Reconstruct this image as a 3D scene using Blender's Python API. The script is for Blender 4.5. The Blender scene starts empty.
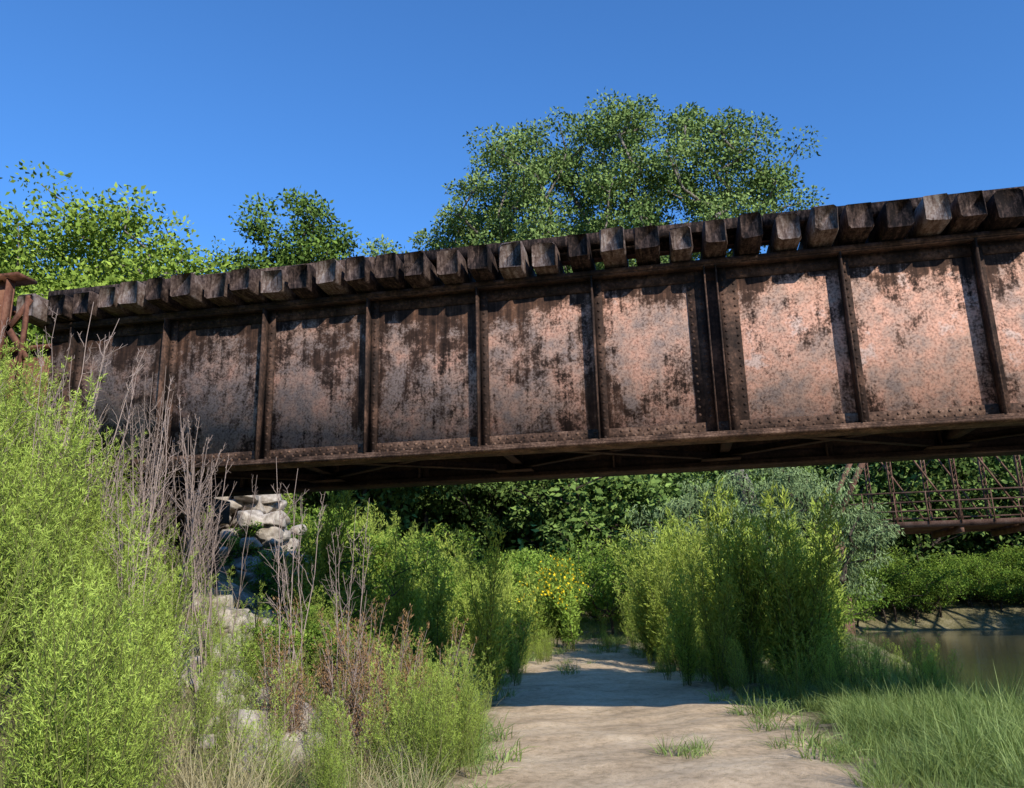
import bpy, math, numpy as np
from mathutils import Vector, Matrix
rng = np.random.default_rng(7)
scene = bpy.context.scene
# ------------------------------------------------------------------ helpers
def nrm(v):
    return v/np.maximum(np.linalg.norm(v,axis=-1,keepdims=True),1e-9)

class MB:
    def __init__(s):
        s.V=[];s.F=[];s.M=[];s.S=[];s.n=0
    def add(s,V,F,mat=0,shade=0.5):
        V=np.asarray(V,float).reshape(-1,3);F=np.asarray(F,int).reshape(-1,4)
        s.V.append(V);s.F.append(F+s.n);s.n+=len(V)
        s.M.append(np.full(len(F),mat,int))
        s.S.append(np.broadcast_to(np.asarray(shade,float),(len(F),)).copy())
    def mesh(s,name,mats,smooth=False):
        V=np.concatenate(s.V);F=np.concatenate(s.F);M=np.concatenate(s.M);S=np.concatenate(s.S)
        me=bpy.data.meshes.new(name)
        me.vertices.add(len(V));me.vertices.foreach_set('co',V.astype(np.float32).ravel())
        me.loops.add(4*len(F));me.loops.foreach_set('vertex_index',F.astype(np.int32).ravel())
        me.polygons.add(len(F));me.polygons.foreach_set('loop_start',(np.arange(len(F))*4).astype(np.int32))
        me.update(calc_edges=True)
        me.polygons.foreach_set('material_index',M.astype(np.int32))
        if smooth: me.polygons.foreach_set('use_smooth',np.ones(len(F),bool))
        a=me.attributes.new('shade','FLOAT','FACE');a.data.foreach_set('value',S.astype(np.float32))
        for m in mats: me.materials.append(m)
        me.update()
        return me
    def obj(s,name,mats,parent=None,smooth=False,link=True):
        o=bpy.data.objects.new(name,s.mesh(name,mats,smooth))
        if link: scene.collection.objects.link(o)
        if parent: o.parent=parent
        return o
    def box(s,lo,hi,mat=0,shade=0.5,jit=0):
        x0,y0,z0=lo;x1,y1,z1=hi
        V=np.array([[x0,y0,z0],[x1,y0,z0],[x1,y1,z0],[x0,y1,z0],[x0,y0,z1],[x1,y0,z1],[x1,y1,z1],[x0,y1,z1]],float)
        if jit: V+=rng.uniform(-jit,jit,V.shape)
        s.add(V,[[0,3,2,1],[4,5,6,7],[0,1,5,4],[1,2,6,5],[2,3,7,6],[3,0,4,7]],mat,shade)
    def beam(s,p,q,w,h,mat=0,shade=0.5,up=(0,0,1)):
        p=np.array(p,float);q=np.array(q,float);d=nrm(q-p);up=np.array(up,float)
        sd=nrm(np.cross(d,up));u=np.cross(sd,d)
        V=[]
        for c in (p,q):
            for a,b in ((-1,-1),(1,-1),(1,1),(-1,1)): V.append(c+sd*a*w/2+u*b*h/2)
        s.add(V,[[0,3,2,1],[4,5,6,7],[0,1,5,4],[1,2,6,5],[2,3,7,6],[3,0,4,7]],mat,shade)
    def angle(s,p,q,w,t,mat=0,shade=0.5):
        p=np.array(p,float);q=np.array(q,float)
        s.beam(p,q,t,w,mat,shade)
        off=nrm(np.cross(q-p,[0,0,1]))*(w/2)
        s.beam(p+off+[0,0,-w/2+t/2],q+off+[0,0,-w/2+t/2],w-t-0.002,t,mat,shade)
    def tube(s,P,R,sides=5,mat=0,shade=0.5,caps=False):
        P=np.asarray(P,float);R=np.asarray(R,float);k=len(P)
        T=nrm(np.gradient(P,axis=0));ref=np.array([0.31,0.9,0.2]) if abs(T[0][2])>.7 else np.array([0.,0.1,1.])
        A=nrm(np.cross(T,ref));B=np.cross(T,A)
        th=np.arange(sides)*2*math.pi/sides
        V=P[:,None]+R[:,None,None]*(A[:,None]*np.cos(th)[None,:,None]+B[:,None]*np.sin(th)[None,:,None])
        i=np.arange(k-1)[:,None]*sides;j=np.arange(sides)[None];j2=(j+1)%sides
        F=np.stack([i+j,i+j2,i+sides+j2,i+sides+j],-1).reshape(-1,4)
        s.add(V.reshape(-1,3),F,mat,shade)
    def leaves(s,P,D,L,W,mat=1,shade=0.5,r=None):
        r=r or rng
        P=np.asarray(P);D=nrm(D);n=len(P)
        L=np.broadcast_to(L,(n,))[:,None];W=np.broadcast_to(W,(n,))[:,None]
        w=nrm(np.cross(D,r.normal(size=(n,3))))
        nn=np.cross(D,w)
        V=np.stack([P,P+D*L*.42+w*W/2+nn*W*.12,P+D*L-nn*L*.08,P+D*L*.42-w*W/2+nn*W*.12],1)
        s.add(V.reshape(-1,3),np.arange(4*n).reshape(-1,4),mat,shade)
    def blades(s,P,D,L,W,bend,mat=1,shade=0.5,r=None):
        r=r or rng
        n=len(P);D=nrm(D);L=np.broadcast_to(L,(n,));W=np.broadcast_to(W,(n,));bend=np.broadcast_to(bend,(n,))
        h=nrm(D*np.array([1,1,0])+r.normal(size=(n,3))*[.3,.3,0])
        w=nrm(np.cross(D,np.array([0,0,1.])+r.normal(size=(n,3))*.3))
        rows=[]
        for t,ww in ((0,1),(.35,.9),(.7,.6),(1,.06)):
            c=P+D*(L*t)[:,None]+h*(L*bend*t*t)[:,None]+np.array([0,0,-1.])*(L*bend*.7*t**2.5)[:,None]
            rows.append(c-w*(W*ww/2)[:,None]);rows.append(c+w*(W*ww/2)[:,None])
        V=np.stack(rows,1)
        b=np.arange(n)[:,None]*8
        F=np.concatenate([b+np.array([[0,1,3,2]]),b+np.array([[2,3,5,4]]),b+np.array([[4,5,7,6]])],0)
        s.add(V.reshape(-1,3),F,mat,np.tile(np.broadcast_to(shade,(n,)),3))
    def dome(s,C,N,r,mat=0,shade=0.5):
        C=np.asarray(C,float);N=np.array(N,float)
        a=nrm(np.cross(N,[0.3,.2,1.]));b=np.cross(N,a)
        th=np.arange(6)*math.pi/3
        ring=np.cos(th)[:,None]*a+np.sin(th)[:,None]*b
        L=np.concatenate([ring*r,ring*r*.8+N*r*.45,ring*r*.3+N*r*.72],0)
        V=C[:,None]+L[None]
        f=[]
        for k in (0,1):
            for j in range(6): f.append([k*6+j,k*6+(j+1)%6,k*6+6+(j+1)%6,k*6+6+j])
        f.append([12,13,14,15]);f.append([12,15,16,17])
        F=(np.arange(len(C))*18)[:,None,None]+np.array(f)[None]
        s.add(V.reshape(-1,3),F.reshape(-1,4),mat,shade)

# ---- node helpers
def newmat(name):
    m=bpy.data.materials.new(name);m.use_nodes=True
    nt=m.node_tree;nt.nodes.clear()
    out=nt.nodes.new('ShaderNodeOutputMaterial')
    return m,nt,out
def N(nt,t,**k):
    n=nt.nodes.new(t)
    for a,b in k.items(): setattr(n,a,b)
    return n
def noise(nt,vec,scale,detail=4,rough=.55,dist=0):
    n=N(nt,'ShaderNodeTexNoise');n.inputs['Scale'].default_value=scale;n.inputs['Detail'].default_value=detail
    n.inputs['Roughness'].default_value=rough;n.inputs['Distortion'].default_value=dist
    if vec is not None: nt.links.new(vec,n.inputs['Vector'])
    return n.outputs[0]
def mapping(nt,vec,scale=(1,1,1),loc=(0,0,0)):
    n=N(nt,'ShaderNodeMapping');n.inputs['Scale'].default_value=scale;n.inputs['Location'].default_value=loc
    nt.links.new(vec,n.inputs['Vector']);return n.outputs[0]
def ramp(nt,fac,stops,interp='LINEAR'):
    n=N(nt,'ShaderNodeValToRGB');n.color_ramp.interpolation=interp
    e=n.color_ramp.elements
    while len(e)<len(stops): e.new(.5)
    for i,(p,c) in enumerate(stops):
        e[i].position=p;e[i].color=(c[0],c[1],c[2],1) if not isinstance(c,(int,float)) else (c,c,c,1)
    nt.links.new(fac,n.inputs[0]);return n.outputs[0]
def mix(nt,fac,a,b,bt='MIX'):
    n=N(nt,'ShaderNodeMix',data_type='RGBA',blend_type=bt)
    for s,v in ((n.inputs[0],fac),(n.inputs[6],a),(n.inputs[7],b)):
        if isinstance(v,bpy.types.NodeSocket): nt.links.new(v,s)
        elif isinstance(v,(int,float)): s.default_value=v
        else: s.default_value=(*v,1)
    return n.outputs[2]
def math_(nt,op,a,b=0.0,c=None,clamp=False):
    n=N(nt,'ShaderNodeMath',operation=op,use_clamp=clamp)
    for i,v in enumerate((a,b,c)):
        if v is None: continue
        if isinstance(v,bpy.types.NodeSocket): nt.links.new(v,n.inputs[i])
        else: n.inputs[i].default_value=v
    return n.outputs[0]
def principled(nt,out,col,rough=.8,bump=None,bstr=.3,bdist=.02,spec=.3,metal=0):
    p=N(nt,'ShaderNodeBsdfPrincipled')
    if isinstance(col,bpy.types.NodeSocket): nt.links.new(col,p.inputs['Base Color'])
    else: p.inputs['Base Color'].default_value=(*col,1)
    if isinstance(rough,bpy.types.NodeSocket): nt.links.new(rough,p.inputs['Roughness'])
    else: p.inputs['Roughness'].default_value=rough
    p.inputs['Specular IOR Level'].default_value=spec
    p.inputs['Metallic'].default_value=metal
    if bump is not None:
        b=N(nt,'ShaderNodeBump');b.inputs['Strength'].default_value=bstr;b.inputs['Distance'].default_value=bdist
        nt.links.new(bump,b.inputs['Height']);nt.links.new(b.outputs[0],p.inputs['Normal'])
    nt.links.new(p.outputs[0],out.inputs[0]);return p
def objcoord(nt): return N(nt,'ShaderNodeTexCoord').outputs['Object']
def attr(nt,name): return N(nt,'ShaderNodeAttribute',attribute_name=name).outputs['Fac']

def foliage(name,dark,light,trans=.35,rough=.55,var=.35,gloss=False):
    m,nt,out=newmat(name)
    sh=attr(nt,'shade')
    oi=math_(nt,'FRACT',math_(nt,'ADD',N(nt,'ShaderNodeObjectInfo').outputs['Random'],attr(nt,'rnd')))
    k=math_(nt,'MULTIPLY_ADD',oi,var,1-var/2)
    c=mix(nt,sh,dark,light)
    v2=N(nt,'ShaderNodeVectorMath',operation='SCALE');nt.links.new(c,v2.inputs[0]);nt.links.new(k,v2.inputs['Scale'])
    col=v2.outputs[0]
    if gloss:
        d=N(nt,'ShaderNodeBsdfPrincipled');nt.links.new(col,d.inputs['Base Color']);d.inputs['Roughness'].default_value=rough
        d.inputs['Specular IOR Level'].default_value=.25
    else:
        d=N(nt,'ShaderNodeBsdfDiffuse');nt.links.new(col,d.inputs[0])
    if trans<=0:
        nt.links.new(d.outputs[0],out.inputs[0]);return m
    t=N(nt,'ShaderNodeBsdfTranslucent')
    tc=mix(nt,1.0,col,(1.25,1.15,.5),'MULTIPLY');nt.links.new(tc,t.inputs[0])
    mx=N(nt,'ShaderNodeMixShader');mx.inputs[0].default_value=trans
    nt.links.new(d.outputs[0],mx.inputs[1]);nt.links.new(t.outputs[0],mx.inputs[2]);nt.links.new(mx.outputs[0],out.inputs[0])
    return m
def simple(name,a,b,scale=8,rough=.85,bs=.3,bd=.01):
    m,nt,out=newmat(name);oc=objcoord(nt);n=noise(nt,oc,scale,5)
    principled(nt,out,ramp(nt,n,[(.35,a),(.65,b)]),rough,n,bs,bd);return m
def plain(name,c):
    m,nt,out=newmat(name);d=N(nt,'ShaderNodeBsdfDiffuse')
    k=math_(nt,'MULTIPLY_ADD',attr(nt,'rnd'),.4,.8)
    v2=N(nt,'ShaderNodeVectorMath',operation='SCALE');v2.inputs[0].default_value=c;nt.links.new(k,v2.inputs['Scale'])
    nt.links.new(v2.outputs[0],d.inputs[0]);nt.links.new(d.outputs[0],out.inputs[0]);return m

# ------------------------------------------------------------------ materials
def steel_mat(name,dark,mid,light,lightamt=.5,scale=3):
    m,nt,out=newmat(name);oc=objcoord(nt)
    n1=noise(nt,oc,scale,6,.62);n2=noise(nt,oc,scale*9,5,.6)
    f=math_(nt,'ADD',math_(nt,'MULTIPLY',n1,.6),math_(nt,'MULTIPLY',n2,.4))
    c=ramp(nt,f,[(.36,dark),(.5,mid),(.5+.3*(1-lightamt)+.04,light)])
    principled(nt,out,c,.85,n2,.35,.006,.2);return m
M_steel=steel_mat('weathered_steel',(.014,.009,.007),(.048,.028,.020),(.22,.12,.08),.42)
M_flange=steel_mat('rusty_flange_steel',(.026,.016,.011),(.10,.055,.035),(.32,.19,.125),.54,4)
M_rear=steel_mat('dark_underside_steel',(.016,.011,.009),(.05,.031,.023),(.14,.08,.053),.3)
M_rust=steel_mat('red_rust_steel',(.05,.02,.012),(.16,.066,.04),(.27,.14,.09),.5,2)
M_truss=steel_mat('truss_rust_steel',(.06,.032,.022),(.17,.09,.06),(.27,.17,.12),.6,2)
X0=.632;SP=1.371
ZB=3.26;ZT=5.31
def web_mat():
    m,nt,out=newmat('flaking_paint_web');oc=objcoord(nt)
    sx=N(nt,'ShaderNodeSeparateXYZ');nt.links.new(oc,sx.inputs[0]);x=sx.outputs[0];z=sx.outputs[2]
    t=math_(nt,'FRACT',math_(nt,'DIVIDE',math_(nt,'SUBTRACT',x,X0-50*SP),SP))
    e=math_(nt,'MINIMUM',t,math_(nt,'SUBTRACT',1,t))
    ef=math_(nt,'MULTIPLY',e,5,clamp=True)
    zz=math_(nt,'DIVIDE',math_(nt,'SUBTRACT',z,ZB),ZT-ZB)
    big=noise(nt,mapping(nt,oc,(1,1,.8)),1.5,6,.7,.6)
    mid=noise(nt,oc,6,8,.75)
    fine=noise(nt,oc,36,6,.8)
    streak=noise(nt,mapping(nt,oc,(9,1,.5)),1.6,5,.65)
    rightg=math_(nt,'MULTIPLY_ADD',x,.011,.075)
    topd=ramp(nt,zz,[(.0,.9),(.12,1.0),(.55,1.0),(.80,.78),(.93,.15)])
    am=math_(nt,'MULTIPLY',math_(nt,'MULTIPLY_ADD',ef,.5,.5),topd)
    s=math_(nt,'ADD',math_(nt,'MULTIPLY',big,1.4),math_(nt,'MULTIPLY',mid,.8))
    s=math_(nt,'ADD',s,math_(nt,'MULTIPLY',fine,.6))
    s=math_(nt,'ADD',s,math_(nt,'MULTIPLY',streak,.5))
    s=math_(nt,'ADD',s,rightg)
    s=math_(nt,'ADD',s,math_(nt,'MULTIPLY_ADD',am,.42,-.32))
    light=math_(nt,'MULTIPLY',math_(nt,'SUBTRACT',s,1.615),5.2,clamp=True)
    base=ramp(nt,math_(nt,'ADD',math_(nt,'MULTIPLY',streak,.5),math_(nt,'MULTIPLY',mid,.5)),[(.38,(.020,.012,.009)),(.5,(.07,.038,.026)),(.62,(.20,.10,.06))])
    hue=noise(nt,mapping(nt,oc,(1,1,1),(5,3,8)),2.6,6,.7)
    hx=math_(nt,'ADD',hue,math_(nt,'MULTIPLY',x,.015))
    lc=ramp(nt,hx,[(.38,(.34,.25,.21)),(.48,(.50,.32,.24)),(.6,(.70,.375,.26)),(.68,(.66,.47,.385))])
    fl=ramp(nt,fine,[(.38,(.28,.23,.21)),(.54,(1,1,1))])
    lc=mix(nt,.8,lc,fl,'MULTIPLY')
    c=mix(nt,light,base,lc)
    principled(nt,out,c,.85,math_(nt,'ADD',mid,fine),.35,.006,.15)
    return m
M_web=web_mat()
def tie_mat():
    m,nt,out=newmat('weathered_tie_wood');oc=objcoord(nt)
    sh=attr(nt,'shade')
    n1=noise(nt,mapping(nt,oc,(16,3,3.5)),1.4,6,.7,.6)
    n2=noise(nt,oc,26,4,.7)
    f=math_(nt,'ADD',math_(nt,'MULTIPLY',n1,.65),math_(nt,'MULTIPLY',n2,.35))
    f=math_(nt,'ADD',f,math_(nt,'MULTIPLY_ADD',sh,.22,-.125))
    c=ramp(nt,f,[(.36,(.012,.008,.007)),(.46,(.06,.038,.03)),(.56,(.145,.10,.08)),(.7,(.31,.26,.23))])
    principled(nt,out,c,.9,f,.8,.015,.15);return m
M_tie=tie_mat()
M_bark=simple('tree_bark',(.13,.105,.085),(.3,.26,.22),6)
M_barkd=plain('dark_bark',(.09,.07,.055))
M_stem=plain('green_stem',(.14,.15,.05))
M_dry=plain('dry_stalk',(.33,.25,.21))
M_stone=simple('limestone',(.25,.205,.16),(.56,.49,.41),7,.9,.9,.05)
M_timber=simple('creosote_timber',(.018,.014,.011),(.07,.05,.038),7,.9,.5,.01)
M_big=foliage('tree_leaf',(.13,.21,.06),(.40,.52,.165),0)
M_left=foliage('tree_leaf_yellowish',(.14,.22,.035),(.40,.52,.09),0)
M_dark=foliage('dark_tree_leaf',(.06,.10,.022),(.20,.30,.058),0)
M_shrub=foliage('shrub_leaf',(.09,.17,.028),(.36,.48,.08),.25,var=.5)
M_forest=foliage('forest_leaf',(.055,.095,.024),(.25,.35,.09),0,var=.8)
M_willow=foliage('willow_leaf',(.12,.17,.07),(.32,.41,.18),0)
M_feather=foliage('feathery_weed_leaf',(.18,.29,.035),(.54,.66,.14),.3)
M_tall=foliage('tall_weed_leaf',(.16,.25,.035),(.54,.62,.13),.3,var=.5)
M_grass=foliage('grass_blade',(.12,.2,.045),(.36,.44,.15),.3,gloss=True)
M_straw=foliage('straw_grass',(.26,.22,.1),(.5,.43,.26),0)
M_red=foliage('reddish_weed_leaf',(.16,.07,.035),(.34,.21,.10),0)
M_yel=foliage('yellow_flower',(.7,.45,.02),(.8,.6,.03),0)

# ------------------------------------------------------------------ terrain
def sst(a,b,x):
    t=np.clip((x-a)/(b-a),0,1);return t*t*(3-2*t)
def cx(y): return .97-.156*y
def pw(y): return 1.7+.06*np.clip(y-9,0,8)-.10*np.clip(y-16,0,17)
def wob(x,y,s,p):
    return (np.sin(x*s+p)+np.sin(y*s*1.13+p*2.1)+np.sin((x+y)*s*.71+p*3.3)+np.sin((x-y*1.3)*s*1.37+p))/4
def terr(x,y):
    x=np.asarray(x,float);y=np.asarray(y,float)
    yy=np.clip(y,-20,60)
    d=(cx(yy)-1.8)-x + .35*wob(x,y,.9,1.)
    bank=(3.0-1.3*sst(16,32,y))*sst(.2,8,d)
    h=bank+.03*np.clip(y-20,0,40)*sst(-6,6,15-x+0*y)
    xl=5.0+.11*np.clip(y-15,0,80)+.8*wob(x,y,.12,2.); xr=xl+26
    dr=x-(cx(yy)+1.8)
    h=h-.6*sst(.8,5,dr)*sst(0,1,xl+1-x)
    ch=sst(-.9,2.6,x-xl)*sst(-3.5,.5,xr-x)*sst(-6,2,66-y)
    h=h*(1-ch)+(-2.2)*ch
    h=h+1.4*sst(0,5,x-xr)+1.5*sst(0,8,y-68)*sst(0,1,x+5)
    off=sst(0,1.0,np.abs(x-cx(yy))-pw(yy))
    h=h+(.05+.10*off)*wob(x,y,2.1,.3)+.025*wob(x,y,6.3,.9)
    return h
def warp(n,ext,k): 
    u=np.linspace(-1,1,n);return ext*np.sinh(k*u)/math.sinh(k)
gx=warp(420,600,6.2);gy=13+warp(420,600,6.2)
GX,GY=np.meshgrid(gx,gy);GZ=terr(GX,GY)
n=len(gx);ii,jj=np.meshgrid(np.arange(n-1),np.arange(n-1))
b=(jj*n+ii).ravel()
mb=MB();mb.add(np.stack([GX,GY,GZ],-1).reshape(-1,3),np.stack([b,b+1,b+n+1,b+n],-1))
yy=np.clip(GY,-20,60)
pm=1-sst(-.3,.8,np.abs(GX-cx(yy))-pw(yy)-.5*sst(12,8,GY)*(GX>cx(yy))+.6*wob(GX,GY,1.7,.5)+.3*wob(GX,GY,5.1,.2))
pm=pm*(1-.7*sst(19,32,GY))
def ground_mat():
    m,nt,out=newmat('sandy_ground');oc=objcoord(nt)
    p=attr(nt,'path')
    a=noise(nt,oc,.9,6,.6);bb=noise(nt,oc,9,7,.72);cc=noise(nt,oc,60,3,.6)
    f=math_(nt,'ADD',math_(nt,'MULTIPLY',a,.6),math_(nt,'MULTIPLY',bb,.4))
    sand=ramp(nt,f,[(.38,(.45,.325,.205)),(.5,(.63,.465,.30)),(.64,(.76,.59,.40))])
    deb=ramp(nt,cc,[(.29,(.3,.25,.18)),(.36,(1,1,1))])
    sand=mix(nt,.8,sand,deb,'MULTIPLY')
    soil=ramp(nt,f,[(.35,(.09,.085,.035)),(.5,(.17,.15,.075)),(.65,(.3,.26,.155))])
    pn=math_(nt,'ADD',p,math_(nt,'MULTIPLY_ADD',bb,1.4,-.7),clamp=True)
    c=mix(nt,pn,soil,sand)
    principled(nt,out,c,.95,math_(nt,'ADD',bb,math_(nt,'MULTIPLY',cc,.4)),.55,.04,.1);return m
M_ground=ground_mat()
g=mb.obj('ground',[M_ground],smooth=True)
a=g.data.attributes.new('path','FLOAT','POINT');a.data.foreach_set('value',pm.astype(np.float32).ravel())
m,nt,out=newmat('river_water');oc=objcoord(nt)
nn=noise(nt,mapping(nt,oc,(1,.5,1)),1.2,4,.6)
principled(nt,out,(.095,.087,.045),.12,nn,.2,.05,.5)
mb=MB();mb.add([[2,-60,-1.2],[80,-60,-1.2],[80,90,-1.2],[2,90,-1.2]],[[0,1,2,3]]);mb.obj('river_water',[m])

# ------------------------------------------------------------------ bridge
bridge=bpy.data.objects.new('railroad_girder_bridge',None);scene.collection.objects.link(bridge)
XL=-8.0;XR=12.4
YF=9.0;YR=11.1
stx=[X0+SP*(i-6) for i in range(0,15)]
def girder(y,s,name,front,matw,matf,mats):
    w=MB();w.box((XL,y-.006,ZB+.055),(XR,y+.006,ZT-.055));w.obj(name+'_web',[matw],bridge)
    f=MB()
    f.box((XL,y-.19,ZB),(XR,y+.19,ZB+.028));f.box((XL+.4,y-.175,ZB+.028),(XR-.4,y+.175,ZB+.05))
    for sg in (-1,1):
        a0,a1=sorted((y+sg*.0075,y+sg*.022));f.box((XL,a0,ZB+.066),(XR,a1,ZB+.20))
        a0,a1=sorted((y+sg*.0075,y+sg*.165));f.box((XL,a0,ZB+.05),(XR,a1,ZB+.066))
        a0,a1=sorted((y+sg*.0075,y+sg*.022));f.box((XL,a0,ZT-.20),(XR,a1,ZT-.066),1)
        a0,a1=sorted((y+sg*.0075,y+sg*.165));f.box((XL,a0,ZT-.066),(XR,a1,ZT-.05),1)
    f.box((XL,y-.18,ZT-.05),(XR,y+.18,ZT),1)
    st=MB();C=[]
    for i,x in enumerate(stx):
        for sg in (-1,1):
            def yb(a,b): 
                return sorted((y+sg*a,y+sg*b))
            zz0,zz1=ZB+.068,ZT-.068
            if i in (6,):
                y0,y1=yb(.0225,.16);st.box((x-.10,y0,zz0),(x-.085,y1,zz1));st.box((x+.03,y0,zz0),(x+.045,y1,zz1))
                y0,y1=yb(.0225,.036);st.box((x-.20,y0,zz0),(x-.102,y1,zz1));st.box((x+.047,y0,zz0),(x+.15,y1,zz1))
                y0,y1=yb(.0075,.020);st.box((x-.30,y0,ZB+.203),(x+.26,y1,ZT-.203))
                if sg==-1:
                    for k in range(19):
                        z=ZB+.26+k*.088
                        C+= [(x-.15,y-.036,z),(x+.10,y-.036,z)]
                        C+= [(x-.265,y-.020,z+.03),(x+.225,y-.020,z+.03)]
            else:
                y0,y1=yb(.0225,.18);st.box((x-.009,y0,zz0),(x+.009,y1,zz1))
                y0,y1=yb(.0225,.036);st.box((x+.011,y0,zz0),(x+.10,y1,zz1))
                y0,y1=yb(.0075,.0220);st.box((x-.015,y0,ZB+.202),(x+.102,y1,ZT-.202))
                if sg==-1:
                    for k in range(19): C.append((x+.057,y-.036,ZB+.10+k*.1))
    if front:
        st.dome(C,(0,-1,0),.018)
        nx=int((XR-XL)/.1);C2=[]
        for k in range(nx):
            xx=XL+.05+k*.1
            if min(abs(xx-q-.03) for q in stx)<.07: continue
            C2.append((xx,y-.022,ZB+.105));C2.append((xx+.05,y-.022,ZB+.163))
        f.dome(C2,(0,-1,0),.018,0)
        C3=[(c[0],c[1],ZT-.13) for c in C2[::2]];f.dome(C3,(0,-1,0),.017,1)
        f.dome([(XL+.05+k*.1,y-.13,ZB) for k in range(nx)],(0,0,-1),.016,0)
    f.obj(name+'_flanges',[matf,mats],bridge);st.obj(name+'_stiffeners',[mats],bridge)
girder(YF,-1,'front_girder',True,M_web,M_flange,M_steel)
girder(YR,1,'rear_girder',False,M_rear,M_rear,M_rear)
br=MB()
for k in range(0,14,2):
    xa,xb=stx[k],stx[min(k+2,14)]
    br.angle((xa+.15,YF+.2,ZB+.14),(xb-.1,YR-.2,ZB+.14),.10,.012)
    br.angle((xa+.15,YR-.2,ZB+.165),(xb-.1,YF+.2,ZB+.165),.10,.012)
    br.angle((xa+.15,YF+.2,ZT-.24),(xb-.1,YR-.2,ZT-.24),.09,.012)
for k in range(0,15,2):
    x=stx[k]
    br.angle((x+.03,YF+.15,ZB+.22),(x+.03,YR-.15,ZB+.22),.12,.014)
    br.angle((x+.03,YF+.15,ZT-.16),(x+.03,YR-.15,ZT-.16),.12,.014)
    br.angle((x+.03,YF+.15,ZB+.3),(x+.03,YR-.15,ZT-.25),.08,.012)
    br.angle((x+.05,YF+.15,ZT-.25),(x+.05,YR-.15,ZB+.3),.08,.012)
    for yy_ in (YF+.24,YR-.24):
        br.box((x-.22,yy_-.14,ZB+.071),(x+.28,yy_+.14,ZB+.083))
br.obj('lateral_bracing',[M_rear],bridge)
ti=MB();x=XL-.05
while x<XR+.2:
    w=rng.uniform(.235,.29);h=rng.uniform(.28,.325);yf=8.52+rng.normal()*.04;yb=12.0+rng.normal()*.03
    zt=ZT+.335+rng.normal()*.010
    c=rng.uniform(.006,.04,4)
    x0,x1,z0,z1=x-w/2,x+w/2,zt-h,zt
    sec=np.array([(x0+c[0],z0),(x1-c[1],z0),(x1,z0+c[1]),(x1,z1-c[2]),(x1-c[2],z1),(x0+c[3],z1),(x0,z1-c[3]),(x0,z0+c[0])])
    rings=[];ys=[yf,yf+.03,yf+.25,9.3,yb]
    sk=rng.normal()*.02
    for q,yv in enumerate(ys):
        ss=sec.copy();cen=ss.mean(0)
        if q==0: ss=cen+(ss-cen)*rng.uniform(.9,.98)
        ss+=rng.normal(size=ss.shape)*.005
        r_=np.zeros((8,3));r_[:,0]=ss[:,0]+sk*(yv-yf)*.2;r_[:,1]=yv+(rng.normal(size=8)*.010 if q==0 else 0);r_[:,2]=ss[:,1]
        rings.append(r_)
    V=np.concatenate(rings);F=[]
    for q in range(4):
        for j in range(8): F.append([q*8+j,q*8+(j+1)%8,q*8+8+(j+1)%8,q*8+8+j])
    F+=[[0,1,2,3],[0,3,4,7],[4,5,6,7],[32,35,34,33],[32,39,36,35],[36,39,38,37]]
    ti.add(V,F,0,rng.uniform(0,1))
    x+=.375+rng.normal()*.014
ti.obj('ties',[M_tie],bridge)
gt=MB()
for yq in (8.72,11.3): 
    xx=XL
    while xx<XR:
        gt.box((xx,yq+.1,ZT+.342),(min(xx+4.6,XR+.2),yq+.28,ZT+.342+.13),0,rng.uniform(0,.6),.004)
        gt.box((xx,yq+.29,ZT+.344),(min(xx+4.6,XR+.2),yq+.53,ZT+.344+.05),0,rng.uniform(0,.6),.002);xx+=4.62
gt.obj('guard_timbers',[M_tie],bridge)
rl=MB()
for yq in (9.33,10.77):
    rl.box((XL,yq-.065,ZT+.34),(XR,yq+.065,ZT+.355));rl.box((XL,yq-.01,ZT+.355),(XR,yq+.01,ZT+.46));rl.box((XL,yq-.035,ZT+.46),(XR,yq+.035,ZT+.50))
rl.obj('rails',[M_rust],bridge)
for xb in (-7.0,11.6):
    pb=MB();pb.box((xb-.18,8.5,2.90),(xb+.18,11.7,3.235),0,.5,.01)
    for yp in np.linspace(8.75,11.45,5):
        zb=float(terr(xb,yp))-1.5
        pb.tube([(xb,yp,zb),(xb+.01,yp,(zb+2.9)/2),(xb,yp,2.9)],[.17,.165,.16],8)
    pb.beam((xb+.22,8.7,2.7),(xb+.22,11.5,1.2),.08,.2);pb.beam((xb-.22,8.7,1.2),(xb-.22,11.5,2.7),.08,.2)
    for yb_ in (YF,YR): pb.box((xb-.16,yb_-.16,3.237),(xb+.16,yb_+.16,3.258))
    pb.obj('timber_pier',[M_timber],bridge)
sp=MB()
for yq in (8.55,11.2):
    sp.box((-20,yq-.01,4.2),(-8.28,yq+.01,5.85))
    for z0,z1 in ((4.15,4.19),(5.86,5.9)): sp.box((-20,yq-.17,z0),(-8.1,yq+.17,z1))
    for k in range(8):
        xq=-8.30-k*1.3
        sp.box((xq-.09,yq-.024,4.2),(xq,yq-.011,5.85));sp.box((xq+.002,yq-.13,4.2),(xq+.016,yq-.011,5.85))
        sp.dome([(xq-.045,yq-.024,4.27+j*.1) for j in range(16)],(0,-1,0),.017)
    sp.box((-20,yq-.026,4.9),(-8.4,yq-.012,5.05))
    sp.beam((-8.26,yq-.05,5.15),(-7.95,yq-.05,5.55),.03,.08);sp.beam((-8.26,yq-.05,5.2),(-7.92,yq-.05,4.75),.03,.08)
    sp.beam((-8.26,yq-.05,4.5),(-7.98,yq-.05,4.8),.03,.07);sp.beam((-8.0,yq-.05,4.3),(-8.0,yq-.05,5.6),.05,.05,up=(0,1,0))
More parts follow.
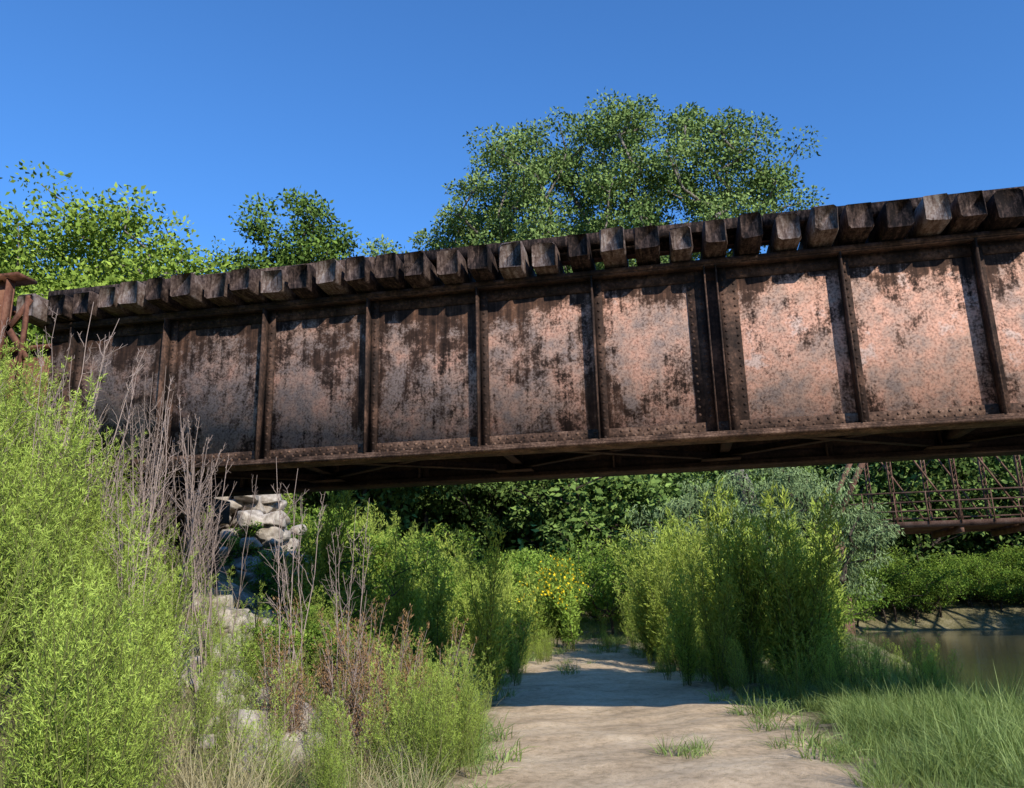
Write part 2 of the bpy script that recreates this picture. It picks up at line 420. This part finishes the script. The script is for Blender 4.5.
for k in range(5):
    xq=-8.6-k*2.6
    sp.angle((xq,8.6,5.6),(xq,11.15,5.6),.14,.015);sp.angle((xq,8.6,4.4),(xq,11.15,4.4),.14,.015)
sp.obj('rusty_approach_span',[M_rust])

# ------------------------------------------------------------------ rocks
def rockmesh(mb,c,size,seed):
    r=np.random.default_rng(seed)
    nu,nv=14,9
    th=np.linspace(0,2*math.pi,nu,endpoint=False);ph=np.linspace(.02,math.pi-.02,nv)
    V=np.array([[math.sin(p)*math.cos(t),math.sin(p)*math.sin(t),math.cos(p)] for p in ph for t in th])
    for k in range(12):
        d=nrm(r.normal(size=3)) if k>3 else np.array([[0,0,1],[0,0,-1],[1,.2,0],[-1,0,.1]][k],float)
        cc=r.uniform(.42,.68);s_=V@d;ex=np.clip(s_-cc,0,None);V=V-ex[:,None]*d
    V=V*np.array(size)*1.4*(1+r.normal(size=(len(V),1))*.025)
    a=r.uniform(0,6.28);ca,sa=math.cos(a),math.sin(a);b_=r.normal()*.35
    V=V@np.array([[ca,-sa,0],[sa,ca,0],[0,0,1]])@np.array([[1,0,0],[0,math.cos(b_),-math.sin(b_)],[0,math.sin(b_),math.cos(b_)]])
    F=[[i*nu+j,(i+1)*nu+j,(i+1)*nu+(j+1)%nu,i*nu+(j+1)%nu] for i in range(nv-1) for j in range(nu)]
    mb.add(V+np.array(c),F,0,r.uniform())
rk=MB();sd=0
for lev in range(12):
    xmax=-8.55+.115*(11-lev)
    xr_=-10.6
    while xr_<xmax:
        for q in range(3):
            sd+=1;r=np.random.default_rng(sd)
            s_=r.uniform(.10,.30)
            rockmesh(rk,(xr_+r.normal()*.12,15.4+q*.35+lev*.05+r.normal()*.16,1.75+lev*.205+r.normal()*.10),(s_*1.15,s_,s_*.72),sd)
        xr_+=r.uniform(.26,.46)
rk.obj('rubble_stone_pile',[M_stone])
rk=MB()
for k in range(560):
    x=rng.uniform(-7.5,-2.2);y=rng.uniform(7.0,12.5)
    if terr(x,y)<.12: continue
    s_=rng.uniform(.05,.09)+.24*rng.random()**2.
    rockmesh(rk,(x,y,float(terr(x,y))+s_*.4),(s_,s_*.85,s_*.65),1000+k)
rk.obj('riprap_rocks',[M_stone])

# ------------------------------------------------------------------ truss bridge (background)
tb=MB();ty=50.0;L0=9.0;npan=12;pl=3.4;zd=5.3;ht=6.2
for yq in (ty,ty+5.5):
    XE=L0+npan*pl
    tb.beam((L0,yq,zd),(XE,yq,zd),.28,.32);tb.beam((L0+pl,yq,zd+ht),(XE-pl,yq,zd+ht),.32,.32)
    tb.beam((L0,yq,zd),(L0+pl,yq,zd+ht),.32,.3);tb.beam((XE,yq,zd),(XE-pl,yq,zd+ht),.32,.3)
    for k in range(1,npan):
        xq=L0+k*pl
        tb.beam((xq-.1,yq,zd),(xq-.1,yq,zd+ht),.05,.22,up=(0,1,0));tb.beam((xq+.1,yq,zd),(xq+.1,yq,zd+ht),.05,.22,up=(0,1,0))
        for j in range(18):
            z=zd+.2+j*.33;tb.beam((xq-.1,yq-.1,z),(xq+.1,yq-.1,z+.3),.02,.05,up=(0,1,0))
        if k<npan-1:
            if k<npan/2: tb.beam((xq,yq,zd+ht),(xq+pl,yq,zd),.08,.12,up=(0,1,0))
            else: tb.beam((xq,yq,zd),(xq+pl,yq,zd+ht),.08,.12,up=(0,1,0))
    for z in (.75,1.25,1.8): tb.beam((L0,yq-.2,zd+z),(XE,yq-.2,zd+z),.05,.09)
    for k in range(npan*2): tb.beam((L0+k*pl/2,yq-.2,zd),(L0+k*pl/2,yq-.2,zd+1.85),.05,.06,up=(0,1,0))
for k in range(npan+1):
    xq=L0+k*pl;tb.beam((xq,ty,zd-.3),(xq,ty+5.5,zd-.3),.2,.4)
    if 0<k<npan: tb.beam((xq,ty,zd+ht),(xq,ty+5.5,zd+ht),.15,.2)
tb.box((L0-8,ty+.3,zd-.08),(XE+8,ty+5.2,zd+.08))
for xq in (L0,XE):
    for yq in (ty,ty+5.5): tb.tube([(xq,yq,-3),(xq,yq,zd-.2)],[.5,.5],10)
tb.obj('steel_truss_bridge',[M_truss])

# ------------------------------------------------------------------ trees
def tree(mb,base,fork,lobes,nclump,nleaf,leafL,cr=.75,seed=1,tip=.02,shell=.45,step=.8,sides=5,lw=.55,droop=0.):
    r=np.random.default_rng(seed)
    base=np.array(base,float);fork=np.array(fork,float)
    T=[]
    vol=np.array([l[3]*l[4]*l[5] for l in lobes]);vol=vol/vol.sum()
    while len(T)<nclump:
        l=lobes[r.choice(len(lobes),p=vol)]
        d=nrm(r.normal(size=3));rad=r.uniform(shell,1)**.6
        p=np.array(l[:3])+d*rad*np.array(l[3:6])
        if p[2]<base[2]+.2: continue
        T.append(p)
    T=np.array(T)
    order=np.argsort(np.linalg.norm(T-fork,axis=1));T=T[order]
    pos=[];par=[]
    k=max(3,int(np.linalg.norm(fork-base)/step))
    for i in range(k+1):
        t=i/k;pos.append(base+(fork-base)*t+r.normal(size=3)*[.06,.06,0]*step*min(1,t*3));par.append(i-1)
    tips=[]
    for t in T:
        A=np.array(pos);dv=t-A;dist=np.linalg.norm(dv,axis=1);hd=np.linalg.norm(dv[:,:2],axis=1)
        cost=dist+1.1*np.clip(.45*hd-dv[:,2],0,None)
        cost[:max(1,int(k*.7))]+=100
        j=int(np.argmin(cost));p0=A[j];D0=nrm(p0-A[par[j]]) if par[j]>=0 else np.array([0,0,1.])
        L=dist[j];m_=max(1,int(L/step));c1=p0+D0*L*.4
        prev=j
        for q in range(1,m_+1):
            s_=q/m_;p=(1-s_)**2*p0+2*s_*(1-s_)*c1+s_*s_*t
            if q<m_: p=p+r.normal(size=3)*.09*step
            pos.append(p);par.append(prev);prev=len(pos)-1
        tips.append(prev)
    n=len(pos);acc=np.zeros(n)
    for i in tips: acc[i]+=tip**2.2
    for i in range(n-1,0,-1):
        if acc[i]==0: acc[i]=tip**2.2
        acc[par[i]]+=acc[i]
    R=acc**(1/2.2);A=np.array(pos)
    for i in range(1,n):
        ra=R[par[i]] if R[par[i]]<R[i]*1.6 else R[i]*1.15
        mb.tube([A[par[i]],A[i]],[ra,R[i]],sides,0)
    for t in T:
        m_=int(nleaf*r.uniform(.6,1.4));s_=cr*r.uniform(.7,1.25)
        d=nrm(r.normal(size=(m_,3)))*(r.uniform(.1,1,m_)**.5)[:,None]
        P=t+d*s_*np.array([1,1,.62])
        D=d*.6+r.normal(size=(m_,3))*.6+np.array([0,0,-.1-droop])
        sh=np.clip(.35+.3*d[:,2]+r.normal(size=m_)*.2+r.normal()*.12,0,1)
        LL=leafL*r.uniform(.6,1.3,m_)
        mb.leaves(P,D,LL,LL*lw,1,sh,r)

mb=MB()
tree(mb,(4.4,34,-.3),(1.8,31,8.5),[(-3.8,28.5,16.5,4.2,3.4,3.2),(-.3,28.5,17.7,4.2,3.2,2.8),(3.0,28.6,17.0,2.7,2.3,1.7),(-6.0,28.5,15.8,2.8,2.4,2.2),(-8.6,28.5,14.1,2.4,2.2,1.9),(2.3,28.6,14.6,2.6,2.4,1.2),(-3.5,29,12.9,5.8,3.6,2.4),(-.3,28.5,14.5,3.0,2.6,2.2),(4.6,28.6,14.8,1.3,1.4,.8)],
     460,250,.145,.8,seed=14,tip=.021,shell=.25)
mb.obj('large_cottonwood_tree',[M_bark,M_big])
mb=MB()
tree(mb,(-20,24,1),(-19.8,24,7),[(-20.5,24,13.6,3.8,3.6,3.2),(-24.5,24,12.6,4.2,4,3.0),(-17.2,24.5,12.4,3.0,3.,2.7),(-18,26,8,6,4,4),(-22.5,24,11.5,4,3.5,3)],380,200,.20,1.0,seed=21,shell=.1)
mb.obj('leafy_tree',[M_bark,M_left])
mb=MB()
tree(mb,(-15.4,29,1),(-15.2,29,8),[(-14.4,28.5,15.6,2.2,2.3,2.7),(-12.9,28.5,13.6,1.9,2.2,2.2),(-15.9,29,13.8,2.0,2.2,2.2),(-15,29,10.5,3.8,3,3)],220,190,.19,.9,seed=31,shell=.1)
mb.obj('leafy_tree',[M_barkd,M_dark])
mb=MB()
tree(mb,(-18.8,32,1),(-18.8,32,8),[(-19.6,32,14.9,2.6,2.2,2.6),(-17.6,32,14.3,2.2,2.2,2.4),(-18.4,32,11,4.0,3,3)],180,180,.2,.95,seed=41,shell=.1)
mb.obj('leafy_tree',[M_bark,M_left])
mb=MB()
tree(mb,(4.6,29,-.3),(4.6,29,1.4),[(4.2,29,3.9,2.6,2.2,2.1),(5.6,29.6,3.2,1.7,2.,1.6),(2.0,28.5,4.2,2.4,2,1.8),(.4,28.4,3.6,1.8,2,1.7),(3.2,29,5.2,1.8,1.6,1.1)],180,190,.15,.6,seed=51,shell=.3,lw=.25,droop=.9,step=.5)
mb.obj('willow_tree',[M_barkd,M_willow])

# ------------------------------------------------------------------ scatter machinery
def scatter(name,protos,P,rot,scl,realize):
    col=bpy.data.collections.new(name+'_kinds')
    for p in protos: col.objects.link(p)
    me=bpy.data.meshes.new(name);me.vertices.add(len(P));me.vertices.foreach_set('co',np.asarray(P,np.float32).ravel())
    a=me.attributes.new('rot','FLOAT_VECTOR','POINT');a.data.foreach_set('vector',np.asarray(rot,np.float32).ravel())
    a=me.attributes.new('scl','FLOAT_VECTOR','POINT');a.data.foreach_set('vector',np.asarray(scl,np.float32).ravel())
    a=me.attributes.new('rnd','FLOAT','POINT');a.data.foreach_set('value',(rng.uniform(0,1,len(P))*(1 if realize else 0)).astype(np.float32))
    o=bpy.data.objects.new(name,me);scene.collection.objects.link(o)
    ng=bpy.data.node_groups.new('scatter','GeometryNodeTree')
    ng.interface.new_socket('Geometry',in_out='INPUT',socket_type='NodeSocketGeometry')
    ng.interface.new_socket('Geometry',in_out='OUTPUT',socket_type='NodeSocketGeometry')
    nd=ng.nodes;lk=ng.links
    gi=nd.new('NodeGroupInput');go=nd.new('NodeGroupOutput')
    ci=nd.new('GeometryNodeCollectionInfo');ci.inputs['Collection'].default_value=col
    ci.inputs['Separate Children'].default_value=True;ci.inputs['Reset Children'].default_value=True
    ip=nd.new('GeometryNodeInstanceOnPoints');ip.inputs['Pick Instance'].default_value=True
    ri=nd.new('FunctionNodeRandomValue');ri.data_type='INT'
    ri.inputs[4].default_value=0;ri.inputs[5].default_value=len(protos)-1
    ar=nd.new('GeometryNodeInputNamedAttribute');ar.data_type='FLOAT_VECTOR';ar.inputs[0].default_value='rot'
    asx=nd.new('GeometryNodeInputNamedAttribute');asx.data_type='FLOAT_VECTOR';asx.inputs[0].default_value='scl'
    lk.new(gi.outputs[0],ip.inputs['Points']);lk.new(ci.outputs[0],ip.inputs['Instance'])
    lk.new(ri.outputs[2],ip.inputs['Instance Index'])
    lk.new(ar.outputs[0],ip.inputs['Rotation']);lk.new(asx.outputs[0],ip.inputs['Scale'])
    if realize:
        rz=nd.new('GeometryNodeRealizeInstances');lk.new(ip.outputs[0],rz.inputs[0]);lk.new(rz.outputs[0],go.inputs[0])
    else: lk.new(ip.outputs[0],go.inputs[0])
    md=o.modifiers.new('scatter','NODES');md.node_group=ng
    return o
def place(name,protos,XY,s0,s1,tilt=.1,sink=.04,realize=True,sfun=None):
    XY=np.asarray(XY,float);n=len(XY)
    Z=terr(XY[:,0],XY[:,1])-sink
    rot=np.stack([rng.normal(size=n)*tilt,rng.normal(size=n)*tilt,rng.uniform(0,6.28,n)],1)
    s=rng.uniform(s0,s1,n)
    if sfun is not None: s=s*sfun(XY[:,0],XY[:,1])
    sc=np.stack([s*rng.uniform(.85,1.15,n),s*rng.uniform(.85,1.15,n),s],1)
    return scatter(name,protos,np.column_stack([XY,Z]),rot,sc,realize)
def offpath(x,y,m=0.): 
    return np.abs(x-cx(np.clip(y,-20,60)))-pw(y)>m
def region(n,x0,x1,y0,y1,cond=None):
    out=[]
    tries=0
    while len(out)<n and tries<n*60:
        tries+=1
        x=rng.uniform(x0,x1);y=rng.uniform(y0,y1)
        if x*x+y*y<3.2**2: continue
        if cond is None or cond(x,y): out.append((x,y))
    return out

def feather(h,stems,spread,nb,bl,nl,ll,lw,mats,name,seed,sr=.007,up=.9,t0=.12,flower=0,jit=.65):
    r=np.random.default_rng(seed);mb=MB()
    for s_ in range(stems):
        az=r.uniform(0,6.28);sp_=r.uniform(.1,1)*spread;hh=h*r.uniform(.55,1.12)
        o=np.array([math.cos(az),math.sin(az),0])
        tt=np.linspace(0,1,6)[:,None]
        P=o*(.05+sp_*tt**1.3*hh)+np.array([0,0,1])*hh*tt*(1-.1*sp_*tt)+np.cumsum(r.normal(size=(6,3)),0)*.012*h
        P[0,2]=0
        mb.tube(P,np.linspace(sr,sr*.3,6),4,0)
        ts=np.linspace(t0,1,nb)
        for k,t in enumerate(ts):
            p=np.array([np.interp(t,tt[:,0],P[:,i]) for i in range(3)])
            a2=k*2.4+r.uniform(-.5,.5);env=math.sin(math.pi*min(1,(t*.85+.12)))**.6*(1.05-.55*t)
            L=bl*env*r.uniform(.6,1.4)
            d=nrm(np.array([math.cos(a2),math.sin(a2),up+r.normal()*.25]))
            q=np.linspace(.05,1,nl)
            C=p+d*(q*L)[:,None]+np.array([0,0,1.])*(q**2*L*.15)[:,None]+r.normal(size=(nl,3))*ll*.25
            D=d+r.normal(size=(nl,3))*jit+np.array([0,0,.2])
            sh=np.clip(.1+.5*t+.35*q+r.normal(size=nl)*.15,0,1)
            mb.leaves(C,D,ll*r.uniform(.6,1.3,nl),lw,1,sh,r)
            if L>.12: mb.tube([p,p+d*L*.9],[sr*.35,sr*.15],3,0)
        if flower:
            m_=flower;C=P[-1]+r.normal(size=(m_,3))*.12;mb.leaves(C,r.normal(size=(m_,3)),.09,.07,2,.5,r)
    return mb.obj(name,mats,link=False)
def grassclump(h,n,spread,w,mats,name,seed,bend=.35):
    r=np.random.default_rng(seed);mb=MB()
    az=r.uniform(0,6.28,n);rr=np.sqrt(r.uniform(0,1,n))*spread
    P=np.stack([np.cos(az)*rr,np.sin(az)*rr,np.zeros(n)],1)
    D=np.stack([np.cos(az)*rr*1.2+r.normal(size=n)*.22,np.sin(az)*rr*1.2+r.normal(size=n)*.22,np.ones(n)],1)
    mb.blades(P,D,h*r.uniform(.45,1.1,n),w*r.uniform(.6,1.2,n),bend*r.uniform(.2,1.6,n),0,np.clip(r.normal(size=n)*.28+.5,0,1),r)
    return mb.obj(name,mats,link=False)
def stalk(h,name,seed,nbr=9):
    r=np.random.default_rng(seed);mb=MB()
    for s_ in range(3):
        az=r.uniform(0,6.28);o=np.array([math.cos(az),math.sin(az),0])*r.uniform(.03,.16)
        hh=h*r.uniform(.6,1.08);tt=np.linspace(0,1,9)[:,None]
        P=o*(.3+tt*hh)+np.array([0,0,1])*hh*tt+np.cumsum(r.normal(size=(9,3))*[.02,.02,0],0)
        mb.tube(P,np.linspace(.007,.002,9)*(h/2)**.5,4,0)
        for k in range(nbr):
            t=r.uniform(.35,.98);p=np.array([np.interp(t,tt[:,0],P[:,i]) for i in range(3)])
            d=nrm(np.array([r.normal(),r.normal(),2.0]));L=h*.22*(1.15-t)*r.uniform(.5,1.3)
            q=np.linspace(0,1,5)[:,None];B=p+d*q*L+np.array([0,0,1])*q**2*L*.25+np.cumsum(r.normal(size=(5,3)),0)*.01
            mb.tube(B,np.linspace(.0032,.0015,5),3,0)
            for _ in range(3):
                tq=r.uniform(.3,1);pb_=B[int(tq*4)];d2=nrm(d+r.normal(size=3)*.5)
                mb.tube([pb_,pb_+d2*L*.35],[.002,.001],3,0)
    return mb.obj(name,[M_dry],link=False)
def shrub(h,name,seed,mat,ncl=70,nl=60,leaf=.075,lw=.5):
    mb=MB();r=np.random.default_rng(seed)
    lobes=[(r.normal()*.25*h,r.normal()*.25*h,h*r.uniform(.4,.7),h*.36,h*.36,h*.33) for _ in range(5)]
    tree(mb,(0,0,0),(0,0,h*.16),lobes,ncl,nl,leaf,h*.13,seed=seed,tip=.006,shell=.2,step=h*.1,sides=4,lw=lw)
    return mb.obj(name,[M_barkd,mat],link=False)

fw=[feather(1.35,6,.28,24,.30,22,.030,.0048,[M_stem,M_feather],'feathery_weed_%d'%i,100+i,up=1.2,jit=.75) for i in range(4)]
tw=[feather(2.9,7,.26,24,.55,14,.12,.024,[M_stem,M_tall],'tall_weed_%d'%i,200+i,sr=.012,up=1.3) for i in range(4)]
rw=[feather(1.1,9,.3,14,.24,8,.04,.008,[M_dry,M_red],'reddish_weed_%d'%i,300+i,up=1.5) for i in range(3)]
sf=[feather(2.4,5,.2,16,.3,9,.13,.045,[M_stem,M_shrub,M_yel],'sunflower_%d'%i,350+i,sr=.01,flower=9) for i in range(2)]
gr=[grassclump(.75,90,.16,.009,[M_grass],'grass_clump_%d'%i,400+i) for i in range(4)]
gs=[grassclump(.7,80,.18,.006,[M_straw],'straw_clump_%d'%i,450+i,.3) for i in range(2)]
sg=[grassclump(.28,50,.14,.010,[M_grass],'short_grass_%d'%i,470+i,.5) for i in range(2)]
ds=[stalk(2.4,'dry_stalk_%d'%i,500+i) for i in range(3)]
sh=[shrub(2.2,'shrub_%d'%i,600+i,M_shrub) for i in range(3)]
sh2=[shrub(1.1,'low_bush_%d'%i,620+i,M_shrub,45,50,.05) for i in range(2)]
def ft(h,seed,name,mat):
    mb=MB();r=np.random.default_rng(seed)
    lobes=[(r.normal()*.16*h,r.normal()*.16*h,h*r.uniform(.35,.85),h*.24,h*.24,h*.2) for _ in range(6)]+[(0,0,h*.28,h*.3,h*.3,h*.2)]
    tree(mb,(0,0,0),(0,0,h*.3),lobes,110,65,.36,h*.085,seed=seed,tip=.025,shell=.2,step=1.6,sides=4)
    return mb.obj(name,[M_barkd,mat],link=False)
ftp=[ft(12,700+i,'forest_tree_%d'%i,M_forest) for i in range(3)]

def dl(x,y): return (cx(y)-1.8)-x
def dr_(x,y): return x-(cx(y)+1.8)
def gap(x,y): return -.635<x/y<-.52 and 9.6<y<15.5
place('feathery_weeds',fw,region(250,-9.5,-2,3.4,9.2,lambda x,y:dl(x,y)>.9 and x/y<-.66 and y>3.6+.5*rng.random()),.75,1.3,sfun=lambda x,y:1+.3*np.clip((-x/y-.75)/.2,0,1))
place('feathery_weeds',fw,region(36,-6,-2,5.5,9,lambda x,y:dl(x,y)>.6 and x/y>-.7),.35,.85)
place('feathery_weeds',fw,region(58,-8,-2.2,9.3,12.8,lambda x,y:dl(x,y)>.8 and not gap(x,y)),.5,.9)
place('reddish_weeds',rw,region(30,-4.0,-2.2,7.2,9.8,lambda x,y:.4<dl(x,y)<2.0),.8,1.25)
place('bank_weeds',fw,region(20,-3.3,-1.9,7.2,9.2,lambda x,y:-.1<dl(x,y)<.8),.6,.95)
place('dry_stalks',ds,region(30,-7.6,-4.6,6.2,8.3),.9,1.35,.08)
place('dry_stalks',ds,[(-3.9,8.3),(-4.2,8.5),(-3.5,8.6),(-4.8,8.2),(-3.7,9.1)],1.0,1.15,.06)
place('straw_grass',gs,region(270,-9,-2.0,4.8,11,lambda x,y:dl(x,y)>.2),.4,1.0)
place('bank_grass',gr,region(300,-12,-1.4,2.8,13,lambda x,y:dl(x,y)>.0 and not gap(x,y) and (x/y<-.66 or y>9.5 or rng.random()<.3)),.4,.9)
place('right_bank_grass',gr,region(660,1.2,7.5,6.4,15,lambda x,y:x>.75+.06*y+.6*rng.random() and terr(x,y)>-1.1),.4,1.05,sfun=lambda x,y:.75+.75*np.clip((x-1.6)/3,0,1))
place('riverside_tall_weeds',tw,region(50,-1.9,4.3,14.8,24,lambda x,y:dr_(x,y)>-.2 and x/y<.165),.6,1.25)
place('riverside_low_weeds',fw,region(95,-.5,5.6,13.6,20,lambda x,y:dr_(x,y)>0 and x/y<.275),.5,.95)
place('left_bank_shrubs',sh,region(24,-11,-4.5,14,26,lambda x,y:dl(x,y)>1.6 and not(x<-6.8 and y<18)),.7,1.15)
place('left_bank_tall_weeds',tw,region(44,-9,-3.0,13,27,lambda x,y:dl(x,y)>-.1 and not(x<-6.3 and y<17.5)),.5,.95)
place('midground_shrubs',sh,region(60,-12,6,28,46,lambda x,y:(offpath(x,y,.3) or y>36) and x/y<.16),1.0,1.8)
place('midground_tall_weeds',tw,region(85,-12,6,20,42,lambda x,y:(offpath(x,y,-.1) or y>34) and x/y<.16),.5,1.05)
place('path_edge_weeds',fw,region(40,-7,1,16,32,lambda x,y:-.7<abs(x-cx(y))-pw(y)<.3),.3,.75)
place('sunflowers',sf,region(8,-4.6,-3.2,24.5,27),.95,1.2)
place('riverbank_bushes',sh,region(85,6,36,63,74,lambda x,y:terr(x,y)>-1.4),1.2,2.4,realize=False)
place('low_bushes',sh2,region(34,-9,-3,9.5,16,lambda x,y:dl(x,y)>1.5 and not gap(x,y)),.6,1.2)
place('ground_grass',sg,region(2000,-14,7,6,42,lambda x,y:(offpath(x,y,-.3) or y>rng.uniform(18,32)) and terr(x,y)>-1.0 and not(x/y>.2 and y>14 and rng.random()<.6) and not(y<9.5 and -.66<x/y<-.3 and rng.random()<.4)),.6,1.6)
place('path_tufts',sg,[(.0,9.3),(.1,9.5),(-.2,9.4),(.9,11.6),(1.0,12.3),(.1,9.6)],.7,1.3)
F=region(60,-60,8,46,75,lambda x,y:not(x>5 and y<78))
F+=region(20,-45,-13,33,46)+region(16,38,64,30,60)
F+=[(-13,50),(-11,53),(-9,50),(-15,54),(-7,54),(-12,60),(-9,62)]
place('distant_trees',ftp,F,.8,1.15,.03,realize=False)
place('far_bank_trees',ftp,region(36,-14,55,74,92)+region(20,14,42,75,82),1.05,1.5,.03,realize=False)

# ------------------------------------------------------------------ light, sky, camera
sd=Vector((1.15,-1.40,1.0)).normalized()
sun=bpy.data.lights.new('sun','SUN');sun.energy=5.0;sun.angle=math.radians(.5);sun.color=(1,.95,.86)
so=bpy.data.objects.new('sun',sun);scene.collection.objects.link(so);so.rotation_euler=sd.to_track_quat('Z','Y').to_euler()
w=bpy.data.worlds.new('World');scene.world=w;w.use_nodes=True;nt=w.node_tree;nt.nodes.clear()
out=nt.nodes.new('ShaderNodeOutputWorld');bg=nt.nodes.new('ShaderNodeBackground');sky=nt.nodes.new('ShaderNodeTexSky')
sky.sky_type='NISHITA';sky.sun_disc=False;sky.sun_elevation=math.asin(sd.z);sky.sun_rotation=math.atan2(sd.x,sd.y)
sky.ozone_density=2.0;sky.air_density=1.0;sky.dust_density=.05
bg.inputs[1].default_value=.12
tint=mix(nt,1.0,sky.outputs[0],(.66,1.27,1.95),'MULTIPLY')
sz=N(nt,'ShaderNodeSeparateXYZ');nt.links.new(N(nt,'ShaderNodeTexCoord').outputs['Generated'],sz.inputs[0])
hz=ramp(nt,sz.outputs[2],[(0.0,.1),(.33,1.0)])
tint=mix(nt,1.0,tint,hz,'MULTIPLY')
nt.links.new(tint,bg.inputs[0]);nt.links.new(bg.outputs[0],out.inputs[0])
cam=bpy.data.cameras.new('camera');co=bpy.data.objects.new('camera',cam);scene.collection.objects.link(co);scene.camera=co
cam.sensor_width=36;cam.lens=36*812.55/1024;cam.clip_end=3000;cam.clip_start=.05
p,y_,r_=map(math.radians,(14.36,10.95,1.42))
Fv=Vector((-math.sin(y_)*math.cos(p),math.cos(y_)*math.cos(p),math.sin(p)))
R0=Vector((math.cos(y_),math.sin(y_),0));U0=R0.cross(Fv)
R=R0*math.cos(r_)-U0*math.sin(r_);U=R0*math.sin(r_)+U0*math.cos(r_)
M=Matrix((R,U,-Fv)).transposed().to_4x4();M.translation=Vector((0,0,1.6));co.matrix_world=M
scene.view_settings.view_transform='Standard';scene.view_settings.look='None';scene.view_settings.exposure=0
